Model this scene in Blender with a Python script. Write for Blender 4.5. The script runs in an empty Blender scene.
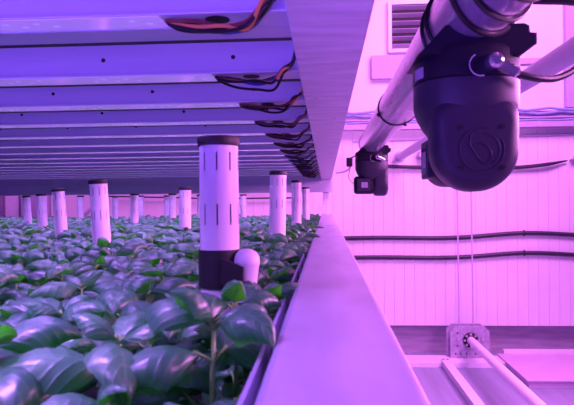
import bpy, bmesh, math, random
from mathutils import Vector, Matrix
C = bpy.context.scene.collection
R = math.radians
PI = math.pi
H = 1.65                     # eye height above the floor
rnd = random.Random(7)
ORD = ['first','second','third','fourth','fifth','sixth','seventh','eighth','ninth','tenth','eleventh','twelfth','thirteenth',
       'fourteenth','fifteenth','sixteenth','seventeenth','eighteenth','nineteenth','twentieth']
TENS = {20:'twenty',30:'thirty',40:'forty',50:'fifty'}
def ordinal(n):
    if n <= 20: return ORD[n-1]
    t, u = n//10*10, n % 10
    return (TENS[t][:-1]+'ieth') if u == 0 else TENS[t]+'-'+ORD[u-1]

# ------------------------------------------------------------------ materials
def mat(name, col, rough=.5, metal=0., spec=.5, var=.12, scale=20., stretch=(1,1,1), bump=0., emit=None, estr=0.):
    m = bpy.data.materials.new(name); m.use_nodes = True
    nt = m.node_tree; N = nt.nodes; L = nt.links
    b = N['Principled BSDF']
    b.inputs['Roughness'].default_value = rough; b.inputs['Metallic'].default_value = metal
    b.inputs['Specular IOR Level'].default_value = spec
    tc = N.new('ShaderNodeTexCoord'); mp = N.new('ShaderNodeMapping'); mp.inputs['Scale'].default_value = stretch
    L.new(tc.outputs['Object'], mp.inputs['Vector'])
    nz = N.new('ShaderNodeTexNoise'); nz.inputs['Scale'].default_value = scale; nz.inputs['Detail'].default_value = 4
    L.new(mp.outputs['Vector'], nz.inputs['Vector'])
    rp = N.new('ShaderNodeValToRGB')
    rp.color_ramp.elements[0].position = .3; rp.color_ramp.elements[1].position = .7
    rp.color_ramp.elements[0].color = tuple(c*(1-var) for c in col)+(1,)
    rp.color_ramp.elements[1].color = tuple(min(1, c*(1+var)) for c in col)+(1,)
    L.new(nz.outputs['Fac'], rp.inputs['Fac']); L.new(rp.outputs['Color'], b.inputs['Base Color'])
    if bump:
        bp = N.new('ShaderNodeBump'); bp.inputs['Strength'].default_value = bump; bp.inputs['Distance'].default_value = .002
        L.new(nz.outputs['Fac'], bp.inputs['Height']); L.new(bp.outputs['Normal'], b.inputs['Normal'])
    if emit:
        b.inputs['Emission Color'].default_value = emit+(1,); b.inputs['Emission Strength'].default_value = estr
    return m

def leaf_mat(name, base, pale):
    m = bpy.data.materials.new(name); m.use_nodes = True
    nt = m.node_tree; N = nt.nodes; L = nt.links
    b = N['Principled BSDF']; b.inputs['Roughness'].default_value = .45; b.inputs['Specular IOR Level'].default_value = .5; b.inputs['Coat Weight'].default_value = .8; b.inputs['Coat Roughness'].default_value = .27; b.inputs['Coat IOR'].default_value = 1.5
    uv = N.new('ShaderNodeUVMap'); uv.uv_map = 'UVMap'
    sp = N.new('ShaderNodeSeparateXYZ'); L.new(uv.outputs['UV'], sp.inputs['Vector'])
    def math_(op, a, bb=None):
        n = N.new('ShaderNodeMath'); n.operation = op
        for i, v in enumerate((a, bb)):
            if v is None: continue
            if isinstance(v, (int, float)): n.inputs[i].default_value = v
            else: L.new(v, n.inputs[i])
        return n.outputs[0]
    av = math_('ABSOLUTE', math_('SUBTRACT', sp.outputs['Y'], .5))
    ph = math_('SUBTRACT', math_('MULTIPLY', sp.outputs['X'], 44.), math_('MULTIPLY', av, 34.))
    sv = math_('POWER', math_('ABSOLUTE', math_('COSINE', math_('MULTIPLY', ph, .5))), 10.)     # side veins
    mid = math_('LESS_THAN', av, .02)
    vein = math_('MAXIMUM', math_('MULTIPLY', sv, .55), mid)
    mix = N.new('ShaderNodeMixRGB'); mix.inputs[1].default_value = base+(1,); mix.inputs[2].default_value = pale+(1,)
    L.new(math_('MULTIPLY', vein, .55), mix.inputs[0])
    L.new(mix.outputs[0], b.inputs['Base Color'])
    bp = N.new('ShaderNodeBump'); bp.inputs['Strength'].default_value = .6; bp.inputs['Distance'].default_value = .002; bp.invert = True
    L.new(vein, bp.inputs['Height']); L.new(bp.outputs['Normal'], b.inputs['Normal'])
    tr = N.new('ShaderNodeBsdfTranslucent'); tr.inputs['Color'].default_value = (.08, .85, .03, 1)
    ms = N.new('ShaderNodeMixShader'); ms.inputs[0].default_value = .28
    L.new(b.outputs[0], ms.inputs[1]); L.new(tr.outputs[0], ms.inputs[2])
    L.new(ms.outputs[0], N['Material Output'].inputs['Surface'])
    return m

M = {}
M['wall'] = mat('white_cladding', (.86,.80,.86), .55, var=.03, scale=3)
M['wall_up'] = mat('white_painted_wall', (.88,.82,.88), .5, var=.02, scale=2)
M['plinth'] = mat('grey_plinth', (.42,.36,.46), .7, var=.18, scale=3, stretch=(1,1,8))
M['floor'] = mat('grey_floor', (.30,.33,.44), .45, var=.14, scale=2.2, stretch=(6,.35,1))
M['lilac_trim'] = mat('grey_trim', (.50,.44,.62), .5, var=.04)
M['white_metal'] = mat('white_powder_coat', (.85,.80,.88), .38, var=.03)
M['pale_metal'] = mat('pale_grey_coat', (.54,.48,.64), .45, var=.05)
M['rail'] = mat('brushed_rail', (.53,.48,.66), .36, .25, var=.12, scale=9, stretch=(2.5,.8,1), bump=.05)
M['beam'] = mat('galvanised_beam', (.72,.66,.78), .5, .1, var=.16, scale=26, stretch=(.35,1.6,1), bump=.1)
M['panel'] = mat('aluminium_panel', (.66,.64,.80), .42, .15, var=.07, scale=14, stretch=(.12,1.6,1))
M['flange'] = mat('panel_flange', (.60,.57,.74), .4, .2, var=.07, scale=14, stretch=(.12,1.6,1))
def strip_mat():
    """pale glossy board with rows of small chips in groups"""
    m = mat('led_strip_board', (.80,.78,.88), .14, spec=.9, var=.02)
    nt = m.node_tree; N = nt.nodes; L = nt.links; b = N['Principled BSDF']
    tc = N.new('ShaderNodeTexCoord'); so = N.new('ShaderNodeSeparateXYZ'); sg = N.new('ShaderNodeSeparateXYZ')
    L.new(tc.outputs['Object'], so.inputs[0]); L.new(tc.outputs['Generated'], sg.inputs[0])
    def mm(op, a, bb=0.):
        n = N.new('ShaderNodeMath'); n.operation = op
        for i, v in enumerate((a, bb)):
            if isinstance(v, (int, float)): n.inputs[i].default_value = v
            else: L.new(v, n.inputs[i])
        return n.outputs[0]
    u = mm('MULTIPLY', so.outputs['X'], 46.)
    dot = mm('LESS_THAN', mm('FRACT', mm('ADD', u, 1000.)), .38)
    grp = mm('LESS_THAN', mm('FRACT', mm('ADD', mm('MULTIPLY', so.outputs['X'], 5.), 100.3)), .52)
    alt = mm('MULTIPLY', mm('GREATER_THAN', mm('FRACT', mm('ADD', mm('MULTIPLY', u, .5), 500.)), .5), .26)
    row = mm('LESS_THAN', mm('ABSOLUTE', mm('SUBTRACT', mm('SUBTRACT', sg.outputs['Y'], .35), alt)), .07)
    msk = mm('MULTIPLY', mm('MULTIPLY', dot, grp), row)
    b.inputs['Emission Color'].default_value = (.45, .20, 1., 1)
    L.new(mm('ADD', mm('MULTIPLY', msk, .5), .32), b.inputs['Emission Strength'])
    return m
M['strip'] = strip_mat()
M['black'] = mat('black_plastic', (.012,.010,.016), .55, var=.1)
M['hole'] = mat('black_hole', (.006,.005,.01), .7, var=0)
M['gap_shadow'] = mat('gap_shadow', (.02,.018,.03), .6, var=.1)
M['ptz'] = mat('charcoal_housing', (.012,.010,.024), .5, spec=.25, var=.06, scale=60)
M['ptz_lit'] = mat('charcoal_lit', (.034,.026,.056), .45, spec=.38, var=.05, scale=60)  # lighter copy of the housing: light on the lower body put into the colour
M['chrome'] = mat('steel_fitting', (.72,.64,.74), .22, .9, var=.05)
M['label'] = mat('paper_label', (.40,.36,.52), .6, var=.06)
M['glass'] = mat('lens_glass', (.05,.045,.09), .08, var=0, spec=.8)
M['pipe'] = mat('foil_wrapped_pipe', (.38,.33,.48), .24, .45, var=.14, scale=22, stretch=(3,.5,3), bump=.35)
M['tube'] = mat('white_pvc', (.74,.65,.78), .42, var=.03, scale=8)
M['soil'] = mat('dark_substrate', (.012,.010,.014), .9, var=.4, scale=80, bump=.5)
M['stem'] = mat('basil_stem', (.20,.42,.10), .45, var=.12)
M['conduit'] = mat('black_conduit', (.028,.020,.050), .4, var=.08)
M['wire_black'] = mat('black_wire', (.012,.010,.018), .4, var=.1)
M['wire_red'] = mat('red_wire', (.20,.04,.05), .4, var=.1)
M['wire_orange'] = mat('orange_wire', (.85,.30,.10), .4, var=.1)
M['wire_blue'] = mat('blue_wire', (.035,.05,.34), .4, var=.1)
M['tray'] = mat('cable_tray_metal', (.52,.44,.62), .45, .1, var=.06)
M['bluecable'] = mat('blue_grey_cable', (.30,.36,.66), .5, var=.1)
M['plate'] = mat('pale_reflection', (.46,.42,.54), .45, .3, var=.2, scale=30)
M['cord'] = mat('lift_cord', (.62,.48,.66), .5, var=.05)
M['deck'] = mat('deck_board', (.66,.50,.68), .55, var=.04, scale=5)
M['louvre'] = mat('grey_louvre', (.34,.30,.44), .5, var=.06)
LEAF = [leaf_mat('basil_leaf', (.040,.150,.095), (.12,.30,.19)),
        leaf_mat('basil_leaf_pale', (.060,.20,.11), (.16,.36,.22)),
        leaf_mat('basil_leaf_deep', (.022,.090,.065), (.08,.21,.14))]

# ------------------------------------------------------------------ mesh builder
class MB:
    def __init__(s): s.v = []; s.f = []; s.uv = {}
    def add(s, vs, fs):
        o = len(s.v); s.v += [tuple(v) for v in vs]; s.f += [tuple(i+o for i in f) for f in fs]; return o
    def box(s, x0, x1, y0, y1, z0, z1, mtx=None):
        vs = [Vector(p) for p in ((x0,y0,z0),(x1,y0,z0),(x1,y1,z0),(x0,y1,z0),(x0,y0,z1),(x1,y0,z1),(x1,y1,z1),(x0,y1,z1))]
        if mtx: vs = [mtx @ v for v in vs]
        s.add(vs, [(0,3,2,1),(4,5,6,7),(0,1,5,4),(1,2,6,5),(2,3,7,6),(3,0,4,7)]); return s
    def tube(s, pts, r, n=10, closed=False):
        pts = [Vector(p) for p in pts]; k = len(pts)
        rs = r if isinstance(r, (list, tuple)) else [r]*k
        rings = []; up = None
        for i, p in enumerate(pts):
            a = pts[i-1] if i > 0 or closed else p
            b = pts[(i+1) % k] if i < k-1 or closed else p
            t = (b-a).normalized()
            if up is None:
                up = t.orthogonal().normalized()
            up = (up - t*up.dot(t)).normalized()
            w = t.cross(up)
            rings.append([p + (up*math.cos(2*PI*j/n) + w*math.sin(2*PI*j/n))*rs[i] for j in range(n)])
        fs = []
        m = k if closed else k-1
        for i in range(m):
            for j in range(n):
                q = (i+1) % k
                fs.append((i*n+j, i*n+(j+1) % n, q*n+(j+1) % n, q*n+j))
        if not closed:
            fs.append(tuple(range(n-1, -1, -1))); fs.append(tuple((k-1)*n+j for j in range(n)))
        s.add([v for rg in rings for v in rg], fs); return s
    def lathe(s, prof, n=40, mtx=None, cap=True):
        """prof: (r, z) pairs from bottom to top about the z axis"""
        vs = []
        for r, z in prof:
            for j in range(n):
                v = Vector((r*math.cos(2*PI*j/n), r*math.sin(2*PI*j/n), z)); vs.append(mtx @ v if mtx else v)
        fs = []
        for i in range(len(prof)-1):
            for j in range(n):
                fs.append((i*n+j, i*n+(j+1) % n, (i+1)*n+(j+1) % n, (i+1)*n+j))
        if cap:
            fs.append(tuple(range(n-1, -1, -1))); fs.append(tuple((len(prof)-1)*n+j for j in range(n)))
        s.add(vs, fs); return s
    def prism(s, outline, y0, y1, bev=0., mtx=None):
        """outline of (x, z) (counter-clockwise seen from -y), extruded along y, with soft edges at both ends"""
        cx = sum(p[0] for p in outline)/len(outline); cz = sum(p[1] for p in outline)/len(outline)
        def ring(y, ins):
            out = []
            for x, z in outline:
                d = Vector((x-cx, z-cz)); l = d.length
                q = d*((l-ins)/l) if l > 1e-9 else d
                out.append(Vector((cx+q.x, y, cz+q.y)))
            return out
        rr = [(1-math.sin(R(a)), 1-math.cos(R(a))) for a in (90, 72, 54, 36, 18, 0)]
        sl = [(y0+bev*p, bev*q) for p, q in rr]+[(y1-bev*p, bev*q) for p, q in rr[::-1]] if bev else [(y0, 0), (y1, 0)]
        vs = []
        for y, i in sl: vs += ring(y, i)
        if mtx: vs = [mtx @ v for v in vs]
        n = len(outline); fs = []
        for i in range(len(sl)-1):
            for j in range(n): fs.append((i*n+j, i*n+(j+1) % n, (i+1)*n+(j+1) % n, (i+1)*n+j))
        fs.append(tuple(range(n-1, -1, -1))); fs.append(tuple((len(sl)-1)*n+j for j in range(n)))
        s.add(vs, fs); return s
    def build(s, name, m, parent=None, smooth=False, bevel=0., loc=None, angle=35):
        me = bpy.data.meshes.new(name); me.from_pydata(s.v, [], s.f)
        if s.uv:
            ul = me.uv_layers.new(name='UVMap')
            for lp in me.loops: ul.data[lp.index].uv = s.uv.get(lp.vertex_index, (0, 0))
        else:
            bm = bmesh.new(); bm.from_mesh(me); bmesh.ops.recalc_face_normals(bm, faces=bm.faces); bm.to_mesh(me); bm.free()
        me.materials.append(m)
        if smooth:
            me.polygons.foreach_set('use_smooth', [True]*len(me.polygons))
            if angle: me.set_sharp_from_angle(angle=R(angle))
        o = bpy.data.objects.new(name, me); C.objects.link(o)
        if parent: o.parent = parent
        if loc: o.location = loc
        if bevel:
            b = o.modifiers.new('bevel', 'BEVEL'); b.width = bevel; b.segments = 3; b.limit_method = 'ANGLE'
        return o

def tag(o, label=None, cat=None, group=None, kind=None):
    if label: o['label'] = label
    if cat: o['category'] = cat
    if group: o['group'] = group
    if kind: o['kind'] = kind
    return o
def empty(name, loc, label, cat, group=None, rot=(0,0,0)):
    o = bpy.data.objects.new(name, None); C.objects.link(o); o.empty_display_size = .05
    o.location = loc; o.rotation_euler = rot
    return tag(o, label, cat, group)
def struct(name, mb, m, label, **k):
    return tag(mb.build(name, m, **k), label, 'building', None, 'structure')
def curve_pts(ps, n=8):
    """Catmull-Rom through the points"""
    ps = [Vector(p) for p in ps]; q = [2*ps[0]-ps[1]] + ps + [2*ps[-1]-ps[-2]]; out = []
    for i in range(1, len(q)-2):
        for k in range(n):
            t = k/n
            a, b, c, d = q[i-1:i+3]
            out.append(.5*((2*b) + (c-a)*t + (2*a-5*b+4*c-d)*t*t + (3*b-a-3*c+d)*t**3))
    out.append(ps[-1]); return out
def ring_pts(c, r, n=36, axis='y', tilt=0.):
    out = []
    for i in range(n):
        a = 2*PI*i/n
        v = Vector((r*math.cos(a), tilt*math.cos(a), r*math.sin(a)))
        out.append(Vector(c)+v)
    return out

# ------------------------------------------------------------------ the room
WY = 6.5
b = MB().box(-5, 6, -3, 7.2, -.1, 0)
struct('floor', b, M['floor'], 'grey concrete floor of the growing hall')
b = MB().box(-5, 6, WY+.03, WY+.15, .32, H+.80)
x = -5.
while x < 6:                                             # upright cladding boards with open joints
    b.box(x, x+.1058, WY, WY+.03, .32, H+.80); x += .108
struct('wall_back', b, M['wall'], 'white boarded wall at the end of the hall', bevel=0)
b = MB().box(-5, 6, WY+.02, WY+.15, H+.80, 5.2)
struct('wall_upper', b, M['wall_up'], 'smooth white upper wall above the cable tray')
b = MB().box(-5, 6, WY+.12, WY+.25, 0, .34)
struct('baseboard_back', b, M['plinth'], 'dark recessed plinth under the boarded wall')
b = MB().box(.50, 1.05, WY-.05, WY+.02, H+1.31, H+1.56)
struct('trim_1', b, M['lilac_trim'], 'lilac horizontal band under the vent', bevel=.005)
b = MB().box(1.05, 2.62, WY-.01, WY+.02, H+1.44, H+1.50)
struct('trim_2', b, M['lilac_trim'], 'thin horizontal trim on the upper wall')
b = MB().box(2.52, 2.56, WY-.05, WY+.02, H+.97, 5.2).box(2.56, 2.62, WY-.02, WY+.02, H+.97, 5.2)
struct('trim_3', b, M['lilac_trim'], 'upright trim on the upper wall')

# vent
t = empty('wall_vent', (.96, WY+.02, H+1.63), 'dark louvred vent in a white frame high on the wall', 'vent')
X0, X1, Z0, Z1 = -.24, .36, 0., .47
b = MB().box(X0-.04, X0, -.06, 0, Z0-.04, Z1+.04).box(X1, X1+.04, -.06, 0, Z0-.04, Z1+.04).box(X0, X1, -.06, 0, Z0-.04, Z0).box(X0, X1, -.06, 0, Z1, Z1+.04)
b.build('frame', M['white_metal'], t, bevel=.004)
MB().box(X0, X1, -.008, -.002, Z0, Z1).build('backing', M['hole'], t)
for k in range(6):
    z = Z0+.03+k*.082
    mtx = Matrix.Translation((0, -.035, z)) @ Matrix.Rotation(R(-32), 4, 'X')
    MB().box(X0+.002, X1-.002, -.03, .03, -.004, .004, mtx).build('louvre', M['louvre'], t)

# cable tray along the wall
t = empty('cable_tray', (0, WY, H+.76), 'pale horizontal cable tray running along the wall', 'cable tray')
b = MB().box(-.3, 4.5, -.03, 0, 0, .18).box(-.3, 4.5, -.12, -.03, .0, .012).box(-.3, 4.5, -.125, -.113, .0, .055).box(-.3, 4.5, -.06, -.03, .1, .115)
b.build('channel', M['tray'], t, bevel=.002)
for k, (dz, r) in enumerate(((.155, .016), (.19, .014), (.075, .012))):
    pts = [(-.3+4.8*i/40, -.055-.012*k, dz+.012*math.sin(i*1.7+k*2)*(1 if k < 2 else .3)) for i in range(41)]
    MB().tube(pts, r, 8).build('cable', M['bluecable'], t, smooth=True)
for k in range(9):
    MB().box(.2+.5*k, .23+.5*k, -.128, -.03, .012, .06).build('clip', M['pale_metal'], t)

def wallrun(name, label, cat, z, r, m, x0, x1, wave, group=None, clips=()):
    t = empty(name, (x0, WY-r-.002, z), label, cat, group)
    n = 60
    pts = [(x1*i/n-x0*i/n, 0, wave(x0+(x1-x0)*i/n)) for i in range(n+1)]
    MB().tube(pts, r, 12).build('conduit' if r > .012 else 'pipe_run', m, t, smooth=True)
    for cx in clips:
        cz = wave(cx)
        MB().tube([(cx-x0, p.y, cz+p.z) for p in [Vector((0, (r+.003)*math.cos(2*PI*i/20), (r+.003)*math.sin(2*PI*i/20))) for i in range(20)]], .007, 8, True)\
            .build('clip', M['black'], t, smooth=True)
    return t
hump = lambda a: (lambda x: -.02+.048*math.exp(-((x-2.05)/.55)**2)+.008*math.sin(x*3))
wallrun('wall_conduit', 'upper of two thick black conduits bending across the boarded wall', 'conduit', H-.375, .023, M['conduit'], -.6, 4.5, hump(0), 'black wall conduits', (2.08,))
wallrun('wall_conduit', 'lower of two thick black conduits bending across the boarded wall', 'conduit', H-.585, .023, M['conduit'], -.6, 4.5, hump(0), 'black wall conduits', (2.08,))
wallrun('wall_pipe', 'thin purple-grey pipe just under the cable tray', 'pipe', H+.66, .009, M['lilac_trim'], .3, 4.5, lambda x: .012*(x-1)*1.4)
pts = curve_pts([(.66, WY-.05, H+.375), (1.0, WY-.04, H+.36), (1.5, WY-.04, H+.345), (2.0, WY-.04, H+.345), (2.3, WY-.05, H+.37), (2.53, WY-.03, H+.41)])
tag(MB().tube(pts, [.02]*(len(pts)-8)+[.02-.0018*i for i in range(8)], 10).build('rubber_hose', M['conduit'], smooth=True), 'black hose lying along the wall below the thin pipe', 'hose')
b = MB().prism([(2.56,H+.42),(2.95,H+.42),(2.95,H+.78)], WY-.08, WY-.002)
tag(b.build('corner_gusset', M['lilac_trim']), 'dark triangular gusset on the wall past the end of the hose', 'bracket')

# lift gear at the wall foot ------------------------------------------------------
t = empty('lift_bearing_plate', (1.445, 6.2, 0), 'upright steel bearing plate with clipped corners on the wall-foot beam', 'plate')
o = [(-.20,.045),(.19,.045),(.19,.325),(.14,.38),(-.15,.38),(-.20,.325)]
MB().prism(o, -.02, .0, .002).build('face_plate', M['plate'], t)
MB().prism([(p[0]-.025, p[1]+.012) for p in o], .045, .06, .002).build('rear_plate', M['plate'], t)
mt = Matrix.Translation((.0, -.02, .24)) @ Matrix.Rotation(R(90), 4, 'X')
hub = MB().lathe([(.075, 0), (.075, .018), (.062, .026)], 24, mt).build('bearing', M['black'], t, smooth=True)
for k in range(8):
    a = 2*PI*k/8
    MB().lathe([(.012, 0), (.012, .012)], 6, Matrix.Translation((0+.062*math.cos(a), -.038, .24+.062*math.sin(a))) @ Matrix.Rotation(R(90), 4, 'X')).build('bolt', M['chrome'], hub)
for sx in (-.12, .12):
    MB().lathe([(.022, 0), (.018, .02)], 6, Matrix.Translation((sx, -.02, .25)) @ Matrix.Rotation(R(90), 4, 'X')).build('hex_nut', M['chrome'], t)
for sx, sz in ((-.15,.1),(-.1,.1),(-.04,.1),(.05,.1),(.1,.1),(.15,.1),(-.13,.18),(-.13,.31)):
    MB().lathe([(.008, 0), (.008, .004)], 8, Matrix.Translation((sx, -.02, sz)) @ Matrix.Rotation(R(90), 4, 'X')).build('bolt_hole', M['hole'], t)
tag(MB().tube([(1.445, 2.2, .24), (1.445, 6.16, .24)], .040, 24).build('drive_shaft', M['white_metal'], smooth=True),
    'round white shaft running out from the steel bearing plate', 'shaft')
for k, (xx, w) in enumerate(((1.345, 'left'), (1.485, 'right'))):
    tag(MB().tube([(xx-.02, 6.24, 4.6), (xx, 6.225, .37)], .0075, 8).build('hoist_line', M['cord'], smooth=True),
        ['thin hanging cord, the one farther from the shaft, above the bearing plate', 'thin hanging cord, the one directly above the shaft, above the bearing plate'][k], 'line', 'hoist lines')
b = MB().box(.2, 1.80, 6.02, 6.30, 0, .055)
tag(b.build('floor_beam', M['white_metal'], bevel=.004), 'white steel beam lying along the foot of the wall', 'beam')
b = MB().box(1.130, 1.212, 3.0, 6.10, .060, .070).box(1.135, 1.142, 3.0, 6.01, 0, .062).box(1.200, 1.207, 3.0, 6.01, 0, .062)
t = b.build('flat_channel', M['white_metal']); tag(t, 'flat white channel on the floor beside the round shaft', 'channel')
for sx in (1.150, 1.192): MB().lathe([(.012, .070), (.009, .080)], 8, Matrix.Translation((sx, 6.06, 0))).build('screw', M['plate'], t)
b = MB().box(1.76, 4.6, 5.39, 6.3, 0, .06).box(1.74, 4.6, 5.37, 6.3, .06, .075)
tag(b.build('floor_deck', M['deck'], bevel=.003), 'low pink-white deck on the floor against the wall', 'platform')
b = MB().box(1.81, 4.6, 6.3, 6.36, 0, .11)
tag(b.build('deck_kerb', M['white_metal'], bevel=.003), 'white kerb along the back of the low deck', 'kerb')

# ------------------------------------------------------------------ rack
YE = 5.75; YS = -.25
t = empty('rack_rail', (0, YS, H-.23), 'wide brushed metal rail along the near edge of the growing bed', 'rail')
MB().box(-.042, .0575, 0, YE-YS, 0, .12).build('channel', M['rail'], t, bevel=.006)
MB().box(-.056, -.0525, 0, YE-YS, .02, .106).box(-.0525, -.042, 0, YE-YS, .02, .024).build('lip', M['rail'], t)
t = empty('rack_beam', (0, YS, H+.22), 'overhead galvanised metal beam at the edge of the light panels', 'beam')
MB().box(-.044, .056, 0, YE-YS, 0, .11).build('channel', M['beam'], t, bevel=.003)
for k in range(16):
    MB().lathe([(.004, -.0015), (.004, .0)], 10, Matrix.Translation((-.02+.045*(k % 2), .9+k*.31, 0))).build('rivet', M['beam'], t)
t = empty('rack_crossbeam', (-3.3, YE, H+.095), 'purple crossbeam at the far end under the light panels', 'beam')
MB().box(0, 3.36, 0, .06, 0, .165).build('channel', M['flange'], t, bevel=.003)
MB().box(0, 3.25, -.02, 0, .085, .1).build('lip', M['flange'], t)
for k, (px, lab) in enumerate(((.0, 'white rack upright at the far end of the metal rail'), (-3.36, 'white rack upright at the far outer corner of the bed'))):
    t = empty('rack_upright', (px, YE+.10, 0), lab, 'post', 'rack uprights')
    MB().box(-.03, .03, -.035, .035, 0, H+.5).build('post', M['white_metal'], t, bevel=.003)
    MB().box(-.05, .05, -.05, .05, 0, .012).build('foot_plate', M['white_metal'], t)
t = empty('rail_bracket', (.0, YE-.3, H-.11), 'small white bracket standing on the far end of the rail', 'bracket')
MB().box(-.075, .01, .0, .03, .035, .075).build('arm', M['white_metal'], t, bevel=.002)
MB().box(.005, .03, .0, .05, 0, .115).build('upright', M['white_metal'], t, bevel=.002)

# growing bed
t = empty('growing_bed', (-1.7, 2.7, H-.30), 'black growing bed holding the basil plants', 'bed')
MB().box(-1.66, 1.62, -2.7, 3.0, 0, .03).build('base', M['soil'], t)
MB().box(1.62, 1.635, -2.7, 3.0, 0, .12).build('side_wall', M['black'], t)
MB().box(-1.66, 1.62, 3.0, 3.015, 0, .14).build('end_wall', M['black'], t)
MB().box(-1.66, 1.62, -2.715, -2.70, 0, .19).build('end_wall', M['black'], t)  # unseen near wall, added to keep the low fill off the front basil
MB().box(-1.675, -1.66, -2.7, 3.0, 0, .14).build('side_wall', M['black'], t)

# light bars overhead: box beams with holes in the web and an LED strip underneath -----------
XL, XR = -3.3, -.0445
ZF = H+.245
rows = [(.766, .890)]
s = 1.122
while s < YE-.09:
    rows.append((s, s+.074)); s += .325
NR = len(rows); HOLE = None
NEARBARS = [(.445, .519), (.120, .194)]                 # two more bars overhead, above the photograph's edge
for i, (y1, y4) in enumerate(rows+NEARBARS):
    nm = ordinal(i+1)
    lab = 'overhead light bar with holes in its web, %s row counted from the viewer' % nm
    if i == 0: lab = 'overhead light bar nearest the viewer, with the broad pale flange behind its strip'
    if i >= NR: lab = ['overhead light bar above the nearest basil, next before the one with the broad flange', 'overhead light bar above the nearest basil, right over the viewer'][i-NR]
    if i == NR-1: lab = 'overhead light bar farthest away, against the purple crossbeam'
    t = empty('light_bar', (0, y1, ZF), lab, 'light bar', 'overhead light bars')
    D = y4-y1; W = .052 if i == 0 else D-.006
    yc = y1+W/2
    MB().box(XL, XR, 0, D, 0, .068).build('web', M['panel'], t, bevel=.0015)
    MB().box(XL, XR, -.002, 0, .002, .006).build('lip', M['flange'], t)
    MB().box(XL, -.215, .003, W, -.0012, 0).build('led_strip', M['strip'], t)
    if i == 0: MB().box(XL, XR, W+.006, D, -.0012, 0).build('flange', M['flange'], t)
    MB().box(XL, XR, D-.005, D+.009, -.002, .004).build('rear_shadow', M['gap_shadow'], t)  # dark strip that paints in the shadow line between bars
    x = -.172
    while x > max(XL+.1, -.62*y1-.05):
        if HOLE is None:
            ho = MB().lathe([(.0042, 0), (.0042, .0006)], 14, Matrix.Rotation(R(90), 4, 'X')).build('screw_hole', M['hole'], t); HOLE = ho.data
        else:
            ho = bpy.data.objects.new('screw_hole', HOLE); ho.parent = t; C.objects.link(ho)
        ho.location = (x, 0, .030)
        x -= .25
    mt = Matrix.Translation((-.142, W*.5, -.0006)) @ Matrix.Diagonal((1.0, 1., 1, 1))
    MB().lathe([(.0165, -.0005), (.0165, .0005)], 24, mt).build('oval_hole', M['hole'], t)
t = empty('rack_deck', (-1.7, 2.7, H+.318), 'dark deck sheet closing the top of the light bars', 'deck')
MB().box(-1.62, 1.655, -2.4, 3.1, 0, .012).build('sheet', M['panel'], t)
for i, (y1, y4) in enumerate(rows):
    nm = ordinal(i+1); yc = y1+(.026 if i == 0 else .03)
    # the wire loop at the strip's end
    lab = 'loop of coloured wires at the right-hand end of the %s overhead light bar' % nm
    w = empty('wire_loop', (-.2, yc, ZF), lab, 'wires', 'wire loops along the overhead beam')
    ms = ['wire_black', 'wire_red', 'wire_blue', 'wire_orange' if i < 3 else 'wire_red', 'wire_black', 'wire_black']
    for q, mm in enumerate(ms):
        r_ = random.Random(i*10+q)
        j = lambda a: r_.uniform(-a, a)
        dy = j(.016); dz = -.003-.0022*q
        P = [(-.010, dy*.6, -.002), (.006, dy, dz*.8), (.034, dy-.006, dz-.004+j(.003)), (.070, dy-.012+j(.008), dz-.007+j(.006)), (.103, dy-.024+j(.010), dz-.008+j(.005)),
             (.124, dy-.045+j(.008), .000+j(.004)), (.142, -.070+j(.014), .008), (.152, -.085+j(.01), .038)]
        MB().tube(curve_pts(P, 5), .0027 if q else .0034, 7).build('wire', M[mm], w, smooth=True)

# ------------------------------------------------------------------ standpipes
def standpipe(px, Y, r, top, lean, label, rot):
    """hollow white tube with slots cut through and a dark rim; top = height above the eye"""
    z0 = H-.268
    hh = H+top-z0
    t = empty('standpipe', (px, Y, z0), label, 'tube', 'white slotted standpipes in the basil', (R(lean[1]), R(lean[0]), rot))
    n = 72
    lv = [0, hh-.118, hh-.090, hh-.046, hh-.022, hh-.010]
    hi = Y < 3
    vs = []; fs = []
    for z in lv:
        for j in range(n): vs.append((r*math.cos(2*PI*j/n), r*math.sin(2*PI*j/n), z))
    for i in range(len(lv)-1):
        for j in range(n):
            if i in (1, 3) and j % 8 == 0 : continue
            fs.append((i*n+j, i*n+(j+1) % n, (i+1)*n+(j+1) % n, (i+1)*n+j))
    b = MB(); b.add(vs, fs)
    o = b.build('tube_wall', M['tube'], t, smooth=True)
    MB().lathe([(r*.88, .0), (r*.88, hh-.02)], 24).build('slot_shade', M['louvre'], t, smooth=True)  # darker cylinder added inside, standing for the shade seen through the slots
    MB().lathe([(r-.002, hh-.0125), (r*1.06, hh-.0125), (r*1.09, hh-.010), (r*1.09, hh-.002), (r*1.05, hh), (r*.86, hh), (r*.84, hh-.004)], 40).build('cap', M['black'], t, smooth=True)
    return t
def at(px, Z): return (px-326)/600*Z
TB = [  # pixel centre, distance, top above the eye, leans
 (219, .80, .089, (.6, 0)), (100, 1.75, .074, (-3.5, 0)), (275.5, 1.90, .100, (-2, 0)), (57.5, 2.50, .070, (-4, 0)), (183, 2.62, .072, (-.6, 0)),
 (296, 3.20, .118, (-1, 0)), (36.5, 3.35, .064, (-2.5, 0)), (130.5, 3.75, .068, (-1, 0)), (20.5, 4.05, .066, (-3, 0)), (170, 4.30, .074, (-1, 0)), (306, 4.35, .110, (0, 0)),
 (75, 4.9, .075, (0,0)), (111, 5.1, .07, (0,0)), (138, 5.2, .075, (0, 0)), (165, 5.3, .075, (0,0)), (199, 5.0, .075, (0, 0)), (243, 5.2, .075, (0,0))]
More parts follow.
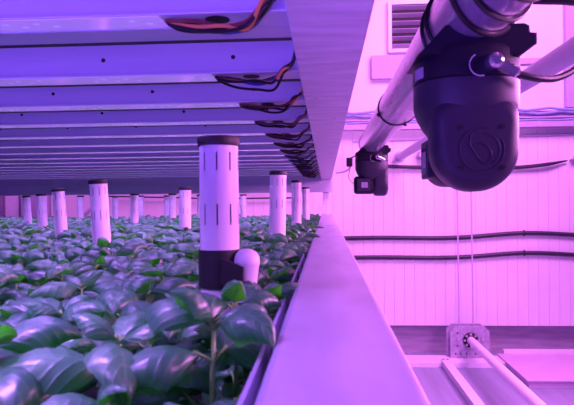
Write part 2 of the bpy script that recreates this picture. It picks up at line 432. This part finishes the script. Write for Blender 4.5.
TL = ['largest white slotted standpipe, wearing the black band, nearest the viewer',
 'white standpipe leaning over, second largest on the outer side of the bed',
 'white standpipe right beside the metal rail, second in line behind the banded one',
 'white standpipe behind the leaning one, third in size on the outer side',
 'white standpipe just behind the banded standpipe, toward the open bed',
 'white standpipe third along the metal rail, tall with its rim close to the beam',
 'small white standpipe standing in front of the grey far cabinet',
 'small far white standpipe alone between the leaning one and the banded one',
 'small white standpipe standing in front of the bright far pillar',
 'small far white standpipe next to the one just behind the banded standpipe',
 'white standpipe farthest along the metal rail',
 'tiny farthest white standpipe close behind the leaning one, on its outer side',
 'tiny farthest white standpipe close behind the leaning one, on its rail side',
 'tiny farthest white standpipe touching the small far lone one in view',
 'tiny farthest white standpipe paired with the small one near the bed middle',
 'tiny farthest white standpipe glimpsed beside the banded standpipe, outer side',
 'tiny farthest white standpipe seen between the banded one and the rail line']
for i, ((px, Z, top, lean), lab) in enumerate(zip(TB, TL)):
    base = at(px, Z) - math.sin(R(lean[0]))*.28*0
    t = standpipe(base, Z, .0262, top, lean, lab, rnd.uniform(0, 6))
    if i == 0: T0 = t
# black band and holder on the nearest one (the holder is strapped to it: parts)
zt = -(H-.268)+H          # eye level in the tube's own frame
rz = T0.rotation_euler.z; INV = Matrix.Rotation(-rz, 4, 'Z')
def curved_band(r, a0, a1, zb0, zb1, zt0, zt1, th, n=24):
    vs = []; fs = []
    for i in range(n+1):
        f = i/n; a = R(a0+(a1-a0)*f)
        zb = zb0+(zb1-zb0)*f; zz = zt0+(zt1-zt0)*f
        for rr, z in ((r, zb), (r+th, zb), (r+th, zz), (r, zz)): vs.append((rr*math.cos(a), rr*math.sin(a), z))
    for i in range(n):
        for k in range(4): fs.append((i*4+k, i*4+(k+1) % 4, (i+1)*4+(k+1) % 4, (i+1)*4+k))
    fs.append((0,1,2,3)); fs.append((n*4+3, n*4+2, n*4+1, n*4))
    return [INV @ Vector(v) for v in vs], fs
b = MB(); b.add(*curved_band(.0267, 90, 365, zt-.111, zt-.113, zt-.062, zt-.062, .0022)); bd = b.build('band', M['black'], T0, smooth=True)
tag(bd, 'black band')
# wing plate bending off the band towards the camera side, and the white elbow it grips
b = MB()
o = [(.006, -.106), (.020, -.112), (.036, -.117), (.0365, -.083), (.022, -.077), (.008, -.0715)]
b.prism([(p[0], p[1]+zt) for p in o], -.0345, -.0305, .001, INV)
tag(b.build('holder_wing', M['black'], T0), 'black holder plate')
mt = INV @ Matrix.Translation((.0335, -.0135, zt-.116)) @ Matrix.Rotation(R(7), 4, 'Y')
MB().lathe([(.0155, 0), (.0165, .004), (.0165, .034), (.0172, .036), (.0172, .040), (.0155, .047), (.011, .0525), (.005, .055), (.001, .0555)], 28, mt).build('spout', M['tube'], T0, smooth=True)
MB().lathe([(.0172, -.003), (.0172, .006)], 28, mt).build('holder_cup', M['black'], T0, smooth=True)

# ------------------------------------------------------------------ basil
def leaf(mb, base, az, e0, e1, Ln, W, dome, twist, nu, nv):
    """domed leaf: rises at e0, curls to e1; uv (along, across)"""
    p = Vector(base); ds = Ln/nu
    spine = [(p.copy(), e0)]
    for i in range(nu):
        e = e0+(e1-e0)*((i+.5)/nu)**1.25
        p = p + Vector((math.cos(az)*math.cos(e), math.sin(az)*math.cos(e), math.sin(e)))*ds
        spine.append((p.copy(), e))
    side0 = Vector((-math.sin(az), math.cos(az), 0))
    vs = []; o = len(mb.v)
    for i, (c, e) in enumerate(spine):
        t = i/nu
        w = W*.5*(math.sin(PI*min(1, t**.72))**.75 if 0 < t < 1 else 0)
        if i == 0: w = W*.02
        nrm = Vector((-math.cos(az)*math.sin(e), -math.sin(az)*math.sin(e), math.cos(e)))
        sd = (side0*math.cos(twist)+nrm*math.sin(twist)).normalized(); nn = sd.cross(Vector((math.cos(az)*math.cos(e), math.sin(az)*math.cos(e), math.sin(e))))*-1
        if nn.dot(nrm) < 0: nn = -nn
        for j in range(nv+1):
            f = 2*j/nv-1
            ang = f*dome
            x = w*(math.sin(ang)/dome if dome > .01 else f); z = -w*(1-math.cos(ang))/max(dome, .01)
            z -= w*.13*math.exp(-(f/.15)**2)                       # sunk midrib
            z += w*.035*math.sin(t*30-abs(f)*6)*min(1, abs(f)*2)*(1-.5*t)         # puckers between side veins
            vs.append(c + sd*x + nn*z)
            mb.uv[o+len(vs)-1] = (t, (f+1)/2)
    fs = [(i*(nv+1)+j, i*(nv+1)+j+1, (i+1)*(nv+1)+j+1, (i+1)*(nv+1)+j) for i in range(nu) for j in range(nv)]
    mb.add(vs, fs)

def plant(seed, hi=True):
    r = random.Random(seed); fol = MB(); st = MB()
    nu, nv = (14, 10) if hi else (4, 2)
    hgt = r.uniform(.118, .138)
    lx, ly = r.uniform(-.012, .012), r.uniform(-.012, .012)
    sp = lambda t: Vector((lx*t, ly*t, hgt*t))
    if hi: st.tube([sp(k/4) for k in range(5)], [.0026, .0024, .0022, .0019, .0015], 7)
    a0 = r.uniform(0, PI)
    lev = [(.55, .070, 2, 18, -66, .020), (.80, .084, 2, 28, -72, .014), (.97, .074, 2, 42, -64, .008), (1.0, .042, 2, 55, -30, .004)]
    for q, (t, Ln, cnt, e0, e1, pet) in enumerate(lev):
        for k in range(cnt):
            az = a0+q*PI/2+k*PI+r.uniform(-.35, .35)
            ee = R(e0+r.uniform(-16, 20)); p0 = sp(t)
            d = Vector((math.cos(az)*math.cos(ee), math.sin(az)*math.cos(ee), math.sin(ee)))
            p1 = p0+d*pet
            if hi: st.tube([p0, p0+d*pet*.5+Vector((0,0,.001)), p1+d*.004], [.0013, .0012, .001], 6)
            l = Ln*r.uniform(.85, 1.2)
            leaf(fol, p1, az, ee, R(e1+r.uniform(-22, 18)), l, l*r.uniform(.80, 1.0), r.uniform(1.3, 1.95), r.uniform(-.5, .5), nu, nv)
    for k in range(r.randint(1, 3)):                              # side shoots
        az = r.uniform(0, 2*PI); p0 = sp(.5)
        d = Vector((math.cos(az)*.75, math.sin(az)*.75, .66)); p1 = p0+d*.032
        if hi: st.tube([p0, p1], [.0013, .001], 6)
        for s_ in (-.8, .8):
            l = r.uniform(.034, .056)
            leaf(fol, p1, az+s_, R(25), R(-50), l, l*.74, 1.15, r.uniform(-.3, .3), nu, nv)
    return fol, st

PROTO = []
for k in range(12):
    f_, s_ = plant(100+k)
    fo = f_.build('foliage', LEAF[k % 3], smooth=True, angle=0); so = s_.build('stem', M['stem'], smooth=True, angle=0)
    PROTO.append((fo.data, so.data)); bpy.data.objects.remove(fo); bpy.data.objects.remove(so)
LOW = [plant(300+k, False)[0] for k in range(8)]
GZ = H-.268
spots = []
SX, SY = .094, .094
tubes = [(at(px, Z), Z) for px, Z, *_ in TB]
for ix in range(36):
    x = -.088-ix*SX
    iy = 0
    y = .30+(ix % 2)*SY*.5
    while y < YE-.06:
        jx, jy = rnd.uniform(-.014, .014), rnd.uniform(-.014, .014)
        X, Y = x+jx, y+jy
        vis = X > -.60*Y-.10 and X > -3.2
        clear = all((X-a)**2+(Y-c)**2 > .038**2 for a, c in tubes)
        if vis and clear: spots.append((X, Y, ix))
        y += SY
spots += [(at(212, .685), .685, 1), (at(250, .72), .72, 0)]
spots.sort(key=lambda s: math.hypot(s[0], s[1]))
near = spots[:290]; far = spots[290:]
rowcount = {}
ROWN = ['basil plant hugging the metal rail, {} from the viewer in that row', ] + ['basil plant in the %s row out from the metal rail, {} from the viewer' % ordinal(k) for k in range(2, 40)]
near.sort(key=lambda s: (s[2], s[1]))
for i, (X, Y, ix) in enumerate(near):
    rowcount[ix] = rowcount.get(ix, 0)+1
    lab = ROWN[ix].format(ordinal(rowcount[ix]))
    k = rnd.randrange(12); sc = rnd.uniform(.84, 1.16)
    d = math.hypot(X, Y)
    t = empty('basil_plant', (X, Y, GZ), lab, 'plant', 'basil plants in the growing bed', (rnd.uniform(-.1, .1), rnd.uniform(-.1, .1), rnd.uniform(0, 6.28)))
    t.scale = (sc, sc, sc*rnd.uniform(.92, 1.06))
    f = bpy.data.objects.new('foliage', PROTO[k][0]); f.parent = t; C.objects.link(f)
    s = bpy.data.objects.new('stem', PROTO[k][1]); s.parent = t; C.objects.link(s)
b = MB()
for X, Y, ix in far:
    src = rnd.choice(LOW); a = rnd.uniform(0, 6.28); sc = rnd.uniform(.9, 1.12); ca, sa = math.cos(a)*sc, math.sin(a)*sc
    o = len(b.v)
    b.v += [(X+v[0]*ca-v[1]*sa, Y+v[0]*sa+v[1]*ca, GZ+v[2]*sc) for v in src.v]
    b.f += [tuple(i+o for i in f) for f in src.f]
    for q, u in src.uv.items(): b.uv[o+q] = u
o = b.build('basil_foliage', LEAF[0], smooth=True, angle=0)
tag(o, 'dense basil foliage filling the far part of the growing bed', 'plants', None, 'stuff')

# ------------------------------------------------------------------ far things seen under the panels
tag(MB().box(-3.42, -3.27, 6.2, 6.35, 0, 3.4).build('white_pillar', M['white_metal'], bevel=.004), 'bright white pillar at the outer far corner behind the bed', 'pillar')
tag(MB().box(-3.72, -3.56, 6.25, 6.4, 0, 3.4).build('grey_pillar', M['pale_metal'], bevel=.004), 'pale pillar behind the bed, outside the bright white one', 'pillar')
t = empty('grey_cabinet', (-3.10, 6.28, 0), 'grey upright cabinet beside the bright white pillar', 'cabinet')
MB().box(-.14, .10, -.1, .1, 0, H+.125).build('body', M['lilac_trim'], t, bevel=.004)
MB().box(-.13, .09, -.112, -.1, .05, H+.11).build('door', M['lilac_trim'], t, bevel=.003)
MB().box(.06, .075, -.135, -.112, 1.0, 1.15).build('handle', M['plate'], t)
tag(MB().box(-2.96, -2.90, 6.3, 6.36, 0, 3.0).build('white_post', M['white_metal'], bevel=.003), 'thin white post beside the grey cabinet', 'post')
tag(MB().tube([(-2.72, 6.35, H-.20), (-2.45, 6.35, H+.03), (-2.40, 6.35, H+.075)], .022, 8).build('brace', M['lilac_trim']), 'dark diagonal brace on the far wall under the panels', 'brace')
tag(MB().tube(curve_pts([(-2.4, 6.45, H+.09), (-2.0, 6.45, H+.075), (-1.6, 6.45, H+.065), (-1.2, 6.45, H+.05), (-.3, 6.45, H+.05)]), .008, 8).build('cable', M['conduit'], smooth=True), 'thin dark cable drooping along the far wall under the panels', 'cable')

# ------------------------------------------------------------------ overhead pipes
PX, PZ, PR = .222, H+.290, .056
t = empty('hanging_pipe', (PX, .1, PZ), 'thick shiny foil-wrapped pipe carrying both black cameras', 'pipe')
MB().tube([(0, y*.1, 0) for y in range(0, 30)], PR, 48).build('pipe_wall', M['pipe'], t, smooth=True)
MB().lathe([(PR*.9, 0), (PR*1.04, 0), (PR*1.04, .02), (PR*.9, .02)], 40, Matrix.Translation((0, 2.885, 0)) @ Matrix.Rotation(R(-90), 4, 'X')).build('end_collar', M['pale_metal'], t, smooth=True)
t = empty('ceiling_pipe', (.76, .6, H+.455), 'slimmer white pipe farther out, behind the large black camera', 'pipe')
MB().tube([(0, 0, 0), (0, 5.86, 0)], .037, 32).build('pipe_wall', M['pale_metal'], t, smooth=True)
MB().lathe([(.038, 0), (.058, 0), (.058, .05), (.038, .05)], 28, Matrix.Translation((0, 5.6, 0)) @ Matrix.Rotation(R(-90), 4, 'X')).build('joint_collar', M['lilac_trim'], t, smooth=True)
tag(MB().lathe([(.03, 0), (.05, .015), (.05, .06), (.03, .09)], 20, Matrix.Translation((1.02, WY-.09, H+.49)) @ Matrix.Rotation(R(-90), 4, 'X')).build('wall_fitting', M['plate'], smooth=True),
    'round grey fitting on the wall beside the end of the slimmer pipe', 'fitting')
def strap(y, tilt, r, label, knots=False):
    ob = MB().tube(ring_pts((PX, y, PZ), PR+r*.8, 40, tilt=tilt), r, 8, True).build('pipe_strap', M['wire_black'], smooth=True)
    tag(ob, label, 'strap', 'black ties round the thick pipe')
    if knots:
        for a in (200, 290):
            c = (PX+(PR+.004)*math.cos(R(a)), y+tilt*math.cos(R(a)), PZ+(PR+.004)*math.sin(R(a)))
            MB().lathe([(.002, -.006), (.006, -.003), (.006, .003), (.002, .006)], 10, Matrix.Translation(c)).build('knot', M['wire_black'], ob, smooth=True)
strap(.700, .05, .0042, 'black cable tie round the pipe, nearest the viewer')
strap(.775, .055, .0042, 'black cable tie round the pipe, next one before the large camera')
strap(.845, .05, .0042, 'black cable tie round the pipe, right in front of the large camera')
strap(.985, .01, .0036, 'black strap over the pipe at the large camera mount')
strap(1.055, .03, .0030, 'black strap over the pipe just behind the large camera mount')
strap(1.85, -.03, .0020, 'thin cable tie with knots round the pipe between the two cameras', True)

# ------------------------------------------------------------------ pan-tilt cameras
def stadium(r, zc, ztop, xc=0., n=24, rt=.012):
    o = []
    for i in range(n+1):
        a = PI+PI*i/n
        o.append((xc+r*math.cos(a), zc+r*math.sin(a)))
    o += [(xc+r, zc+(ztop-rt-zc)*f) for f in (.33, .66)]+[(xc+r-rt*(1-math.cos(R(a))), ztop-rt+rt*math.sin(R(a))) for a in range(0, 91, 15)]
    o += [(xc-r+rt*(1-math.cos(R(a))), ztop-rt+rt*math.sin(R(a))) for a in range(90, -1, -15)]+[(xc-r, zc+(ztop-rt-zc)*f) for f in (.66, .33)]
    return o
def rsq(w, h, r, cx, cz, n=8):
    o = []
    for (sx, sz, a0) in ((1,-1,-90),(1,1,0),(-1,1,90),(-1,-1,180)):
        for i in range(n+1):
            a = R(a0+90*i/n); o.append((cx+sx*(w-r)+r*math.cos(a), cz+sz*(h-r)+r*math.sin(a)))
    return o
def superlathe(prof, ax, ay, n=72, p=2.5):
    b = MB(); vs = []; fs = []
    for r, z in prof:
        for j in range(n):
            c, q = math.cos(2*PI*j/n), math.sin(2*PI*j/n)
            vs.append((r*ax*math.copysign(abs(c)**(2/p), c), r*ay*math.copysign(abs(q)**(2/p), q), z))
    for i in range(len(prof)-1):
        for j in range(n): fs.append((i*n+j, i*n+(j+1) % n, (i+1)*n+(j+1) % n, (i+1)*n+j))
    fs.append(tuple(range(n-1, -1, -1))); fs.append(tuple((len(prof)-1)*n+j for j in range(n)))
    b.add(vs, fs); return b
def ptz(loc, rot, label, sticker=True, flip=False):
    t = empty('pan_tilt_camera', loc, label, 'camera', 'black pan-tilt cameras under the pipe', (0, 0, rot))
    # saddle that grips the pipe; the pipe runs along the scene's y, so the saddle is turned back
    sa = Matrix.Rotation(-rot, 4, 'Z')
    ol = [(-.080,.212),(.066,.208),(.0876,.224),(.0876,.239),(.078,.240),(.077,.250),(.070,.2535),(-.0415,.2535)]
    MB().prism(ol, -.068, .068, .003, sa).build('saddle', M['ptz'], t)
    sl = lambda prof: superlathe(prof, .935, .95)
    sl([(.060, .2275), (.079, .225), (.083, .218), (.083, .1805), (.0815, .179)]).build('mount_ring', M['ptz'], t, smooth=True)
    sl([(.040, .080), (.056, .095), (.066, .108), (.0755, .124), (.0805, .136), (.0825, .144), (.0825, .177), (.081, .1785)]).build('pan_base', M['ptz_lit'], t, smooth=True)
    arm = MB().prism(stadium(.0620, .0750, .150, .001, rt=.030), -.0755, -.004, .020).build('arm', M['ptz_lit'], t, smooth=True)
    # swirl emblem pressed in the cover: a ring and two hooked strokes
    ex, ez = .006, .073
    em = MB()
    ring = [(ex+.031*math.cos(R(a)), -.0756, ez+.031*math.sin(R(a))) for a in range(75, 395, 8)]
    em.tube(ring, .0011, 6)
    ring = [(ex+.002+(.0235-.0*i)*math.cos(R(a)), -.0756, ez+.0235*math.sin(R(a))) for i, a in enumerate(range(-60, 100, 8))]
    em.tube(ring, .0010, 6)
    em.tube(curve_pts([(ex-.014, -.0756, ez+.022), (ex-.017, -.0756, ez+.008), (ex-.010, -.0756, ez-.004), (ex-.004, -.0756, ez-.014), (ex+.006, -.0756, ez-.020), (ex+.016, -.0756, ez-.012)], 6), .0012, 6)
    em.tube(curve_pts([(ex-.004, -.0756, ez+.010), (ex+.006, -.0756, ez+.006), (ex+.013, -.0756, ez-.004), (ex+.012, -.0756, ez-.014)], 6), .0012, 6)
    em.build('emblem', M['ptz_lit'], t, smooth=True)
    for sx in (-1, 1):
        for sz in (-1, 1):
            MB().lathe([(.0034, 0), (.0034, .002)], 12, Matrix.Translation((ex+.029*sx, -.0750, ez+.003+.029*sz)) @ Matrix.Rotation(R(90), 4, 'X')).build('screw', M['hole'], t)
    hd = MB().prism(rsq(.045, .043, .034, -.008, .066), -.010, .086, .014).build('camera_head', M['ptz'], t, smooth=True)
    # window on the -x face
    wm = Matrix.Translation((-.053, .042, .066)) @ Matrix.Rotation(R(-90), 4, 'Z')
    MB().prism(rsq(.032, .030, .006, 0, 0), -.003, .006, .001, wm).build('window_bezel', M['ptz_lit'], hd)
    MB().prism(rsq(.025, .023, .005, 0, 0), -.0042, .0, .0005, wm).build('window_glass', M['glass'], hd)
    MB().prism(rsq(.015, .013, .003, .004, 0), -.0046, -.003, .0003, wm).build('lens', M['plate'], hd)  # pale square painted in as the reflection on the window glass
    if sticker:
        b = MB(); n = 8; vs = []; fs = []
        for i in range(n+1):
            a = R(187+22*i/n); c, q = math.cos(a), math.sin(a)
            for k, z in ((1.012, .183), (1.012, .199), (1.0, .199), (1.0, .183)):
                vs.append((-.083*.935*k*abs(c)**(2/2.5), -.083*.95*k*abs(q)**(2/2.5), z))
        for i in range(n):
            for k in range(4): fs.append((i*4+k, i*4+(k+1) % 4, i*4+4+(k+1) % 4, i*4+4+k))
        b.add(vs, fs); b.build('sticker', M['label'], t)
    # plug
    f = sa if flip else Matrix.Identity(4)
    mt = f @ Matrix.Translation((.022, -.076, .197)) @ Matrix.Rotation(R(96), 4, 'X')
    pl = MB().lathe([(.012, -.004), (.012, .012), (.0105, .020), (.006, .024)], 24, mt).build('socket_plug', M['chrome'], t, smooth=True)
    mt = f @ Matrix.Translation((.030, -.084, .192)) @ Matrix.Rotation(R(118), 4, 'Y')
    MB().lathe([(.009, 0), (.009, .010), (.0075, .010), (.0075, .016), (.0085, .016), (.0085, .026), (.005, .030)], 6 if not flip else 12, mt).build('cable_gland', M['chrome'], pl)
    MB().tube([f @ p for p in [Vector((.004+.016*math.cos(R(a)), -.0835, .192+.016*math.sin(R(a)))) for a in range(120, 300, 15)]], .0010, 6).build('tether', M['lilac_trim'], pl, smooth=True)
    return t
ptz((.216, .945, H), 0, 'large black pan-tilt camera hanging from the thick pipe, close to the viewer')
ptz((.222, 2.93, H+.014), R(90), 'small distant black pan-tilt camera with square lens window at the pipe end', False, True)

# cables near the big camera
pts = curve_pts([(.268, .862, H+.178), (.300, .87, H+.172), (.335, .89, H+.176), (.370, .91, H+.195), (.398, .93, H+.230), (.408, .94, H+.275), (.392, .96, H+.315), (.36, 1.0, H+.355), (.30, 1.05, H+.372), (.23, 1.08, H+.352)])
tag(MB().tube(pts, .0052, 10).build('camera_cable', M['wire_black'], smooth=True), 'black cable looping from the large camera plug up to the pipe', 'cable')
pts = curve_pts([(.24, 1.12, H+.352), (.32, 1.12, H+.365), (.42, 1.12, H+.362), (.52, 1.14, H+.366), (.75, 1.2, H+.42), (1.0, 1.3, H+.5)])
tag(MB().tube(pts, .0075, 10).build('camera_cable', M['wire_black'], smooth=True), 'thick black cable leaving the thick pipe sideways at the top', 'cable')
for k in range(2):
    pts = [(.44+.02*k, 1.35+.2*k, H+.478+.02*k), (.9, 1.25+.2*k, H+.50+.03*k)]
    tag(MB().tube(pts, .006, 8).build('tray_rod', M['white_metal'], smooth=True), ['lower', 'upper'][k]+' thin white rod crossing above the black cable', 'rod', 'thin white rods')
MB_ = MB().lathe([(.004, -.016), (.010, -.010), (.012, 0), (.010, .010), (.004, .014)], 12, Matrix.Translation((.288, .90, H+.285)))
tag(MB_.build('clamp_knob', M['black'], smooth=True), 'small black knob on the pipe tie above the large camera', 'knob')
t = empty('pipe_hook', (.10, 2.9, H+.20), 'small dark hook with thin wires between the beam and the distant camera', 'hook')
MB().box(.0, .028, -.015, .015, -.03, .012).build('body', M['black'], t, bevel=.003)
MB().tube(curve_pts([(-.05, 0, -.06), (-.01, 0, -.055), (.014, 0, -.04), (.014, 0, -.03)]), .004, 8).build('arm', M['pale_metal'], t, smooth=True)
MB().tube(curve_pts([(.02, 0, -.03), (.01, 0, -.08), (.03, 0, -.11), (.055, 0, -.12)]), .002, 6).build('wire', M['wire_orange'], t, smooth=True)
MB().tube(curve_pts([(.02, 0, .01), (.06, 0, .03), (.085, 0, .05)]), .003, 6).build('stay', M['black'], t, smooth=True)

# ------------------------------------------------------------------ light
def area(name, loc, target, size, col, power):
    l = bpy.data.lights.new(name, 'AREA'); l.shape = 'RECTANGLE'; l.size, l.size_y = size; l.color = col; l.energy = power
    o = bpy.data.objects.new(name, l); C.objects.link(o); o.location = loc
    o.rotation_euler = (Vector(target)-Vector(loc)).to_track_quat('-Z', 'Y').to_euler()
    return o
area('hall_lamp', (1.8, 3.6, 4.9), (1.5, 6.3, 1.4), (3.2, 1.6), (1., .26, .98), 300)
area('right_pink_key', (2.4, 1.9, 2.25), (-.3, 1.9, 1.6), (4.6, .5), (1., .28, 1.), 230)  # unseen key added for the pink light coming from the right
area('left_hall_lamp', (-3.5, 5.2, 4.6), (-3.2, 6.5, 1.6), (2., .6), (.8, .20, 1.), 50)
area('violet_fill_behind', (-1.5, -1.3, 1.45), (-.7, 1.5, 1.85), (2.2, .3), (.24, .076, 1.), 27)  # unseen fill added behind the viewer to brighten the light bars
area('violet_fill_below', (-.9, -.6, 1.36), (-.7, 1.0, 1.9), (2.0, .2), (.24, .080, 1.), 40)  # unseen fill added low down to throw violet up onto the bars
for i, (y1, y4) in enumerate(rows+NEARBARS):                     # the lensed LEDs of every strip shine straight down on the basil
    yc = y1+(.026 if i == 0 else .03)
    o = area('strip_light', ((XL-.215)/2, yc, ZF-.004), ((XL-.215)/2, yc, 0), (3.0, .045), (.47, .20, 1.), 12 if i < NR else 44)
    o.rotation_euler = (0, 0, 0); o.data.spread = R(115)
w = bpy.data.worlds.new('hall_glow'); bpy.context.scene.world = w; w.use_nodes = True
bg = w.node_tree.nodes['Background']; bg.inputs['Color'].default_value = (.27, .085, 1., 1); bg.inputs['Strength'].default_value = .22

# ------------------------------------------------------------------ camera
cd = bpy.data.cameras.new('camera'); cam = bpy.data.objects.new('camera', cd); C.objects.link(cam)
cd.sensor_width = 36; cd.lens = 600/574*36; cd.clip_start = .02
yaw = math.atan(39/600); roll = .010
cam.matrix_world = Matrix.Translation((0, 0, H)) @ Matrix.Rotation(yaw, 4, 'Z') @ Matrix.Rotation(R(90), 4, 'X') @ Matrix.Rotation(-roll, 4, 'Z')
cd.dof.use_dof = True; cd.dof.focus_distance = 2.6; cd.dof.aperture_fstop = 17
S = bpy.context.scene; S.camera = cam
S.view_settings.view_transform = 'Standard'; S.view_settings.look = 'None'; S.view_settings.exposure = 0; S.view_settings.gamma = 1
S.view_settings.use_curve_mapping = False
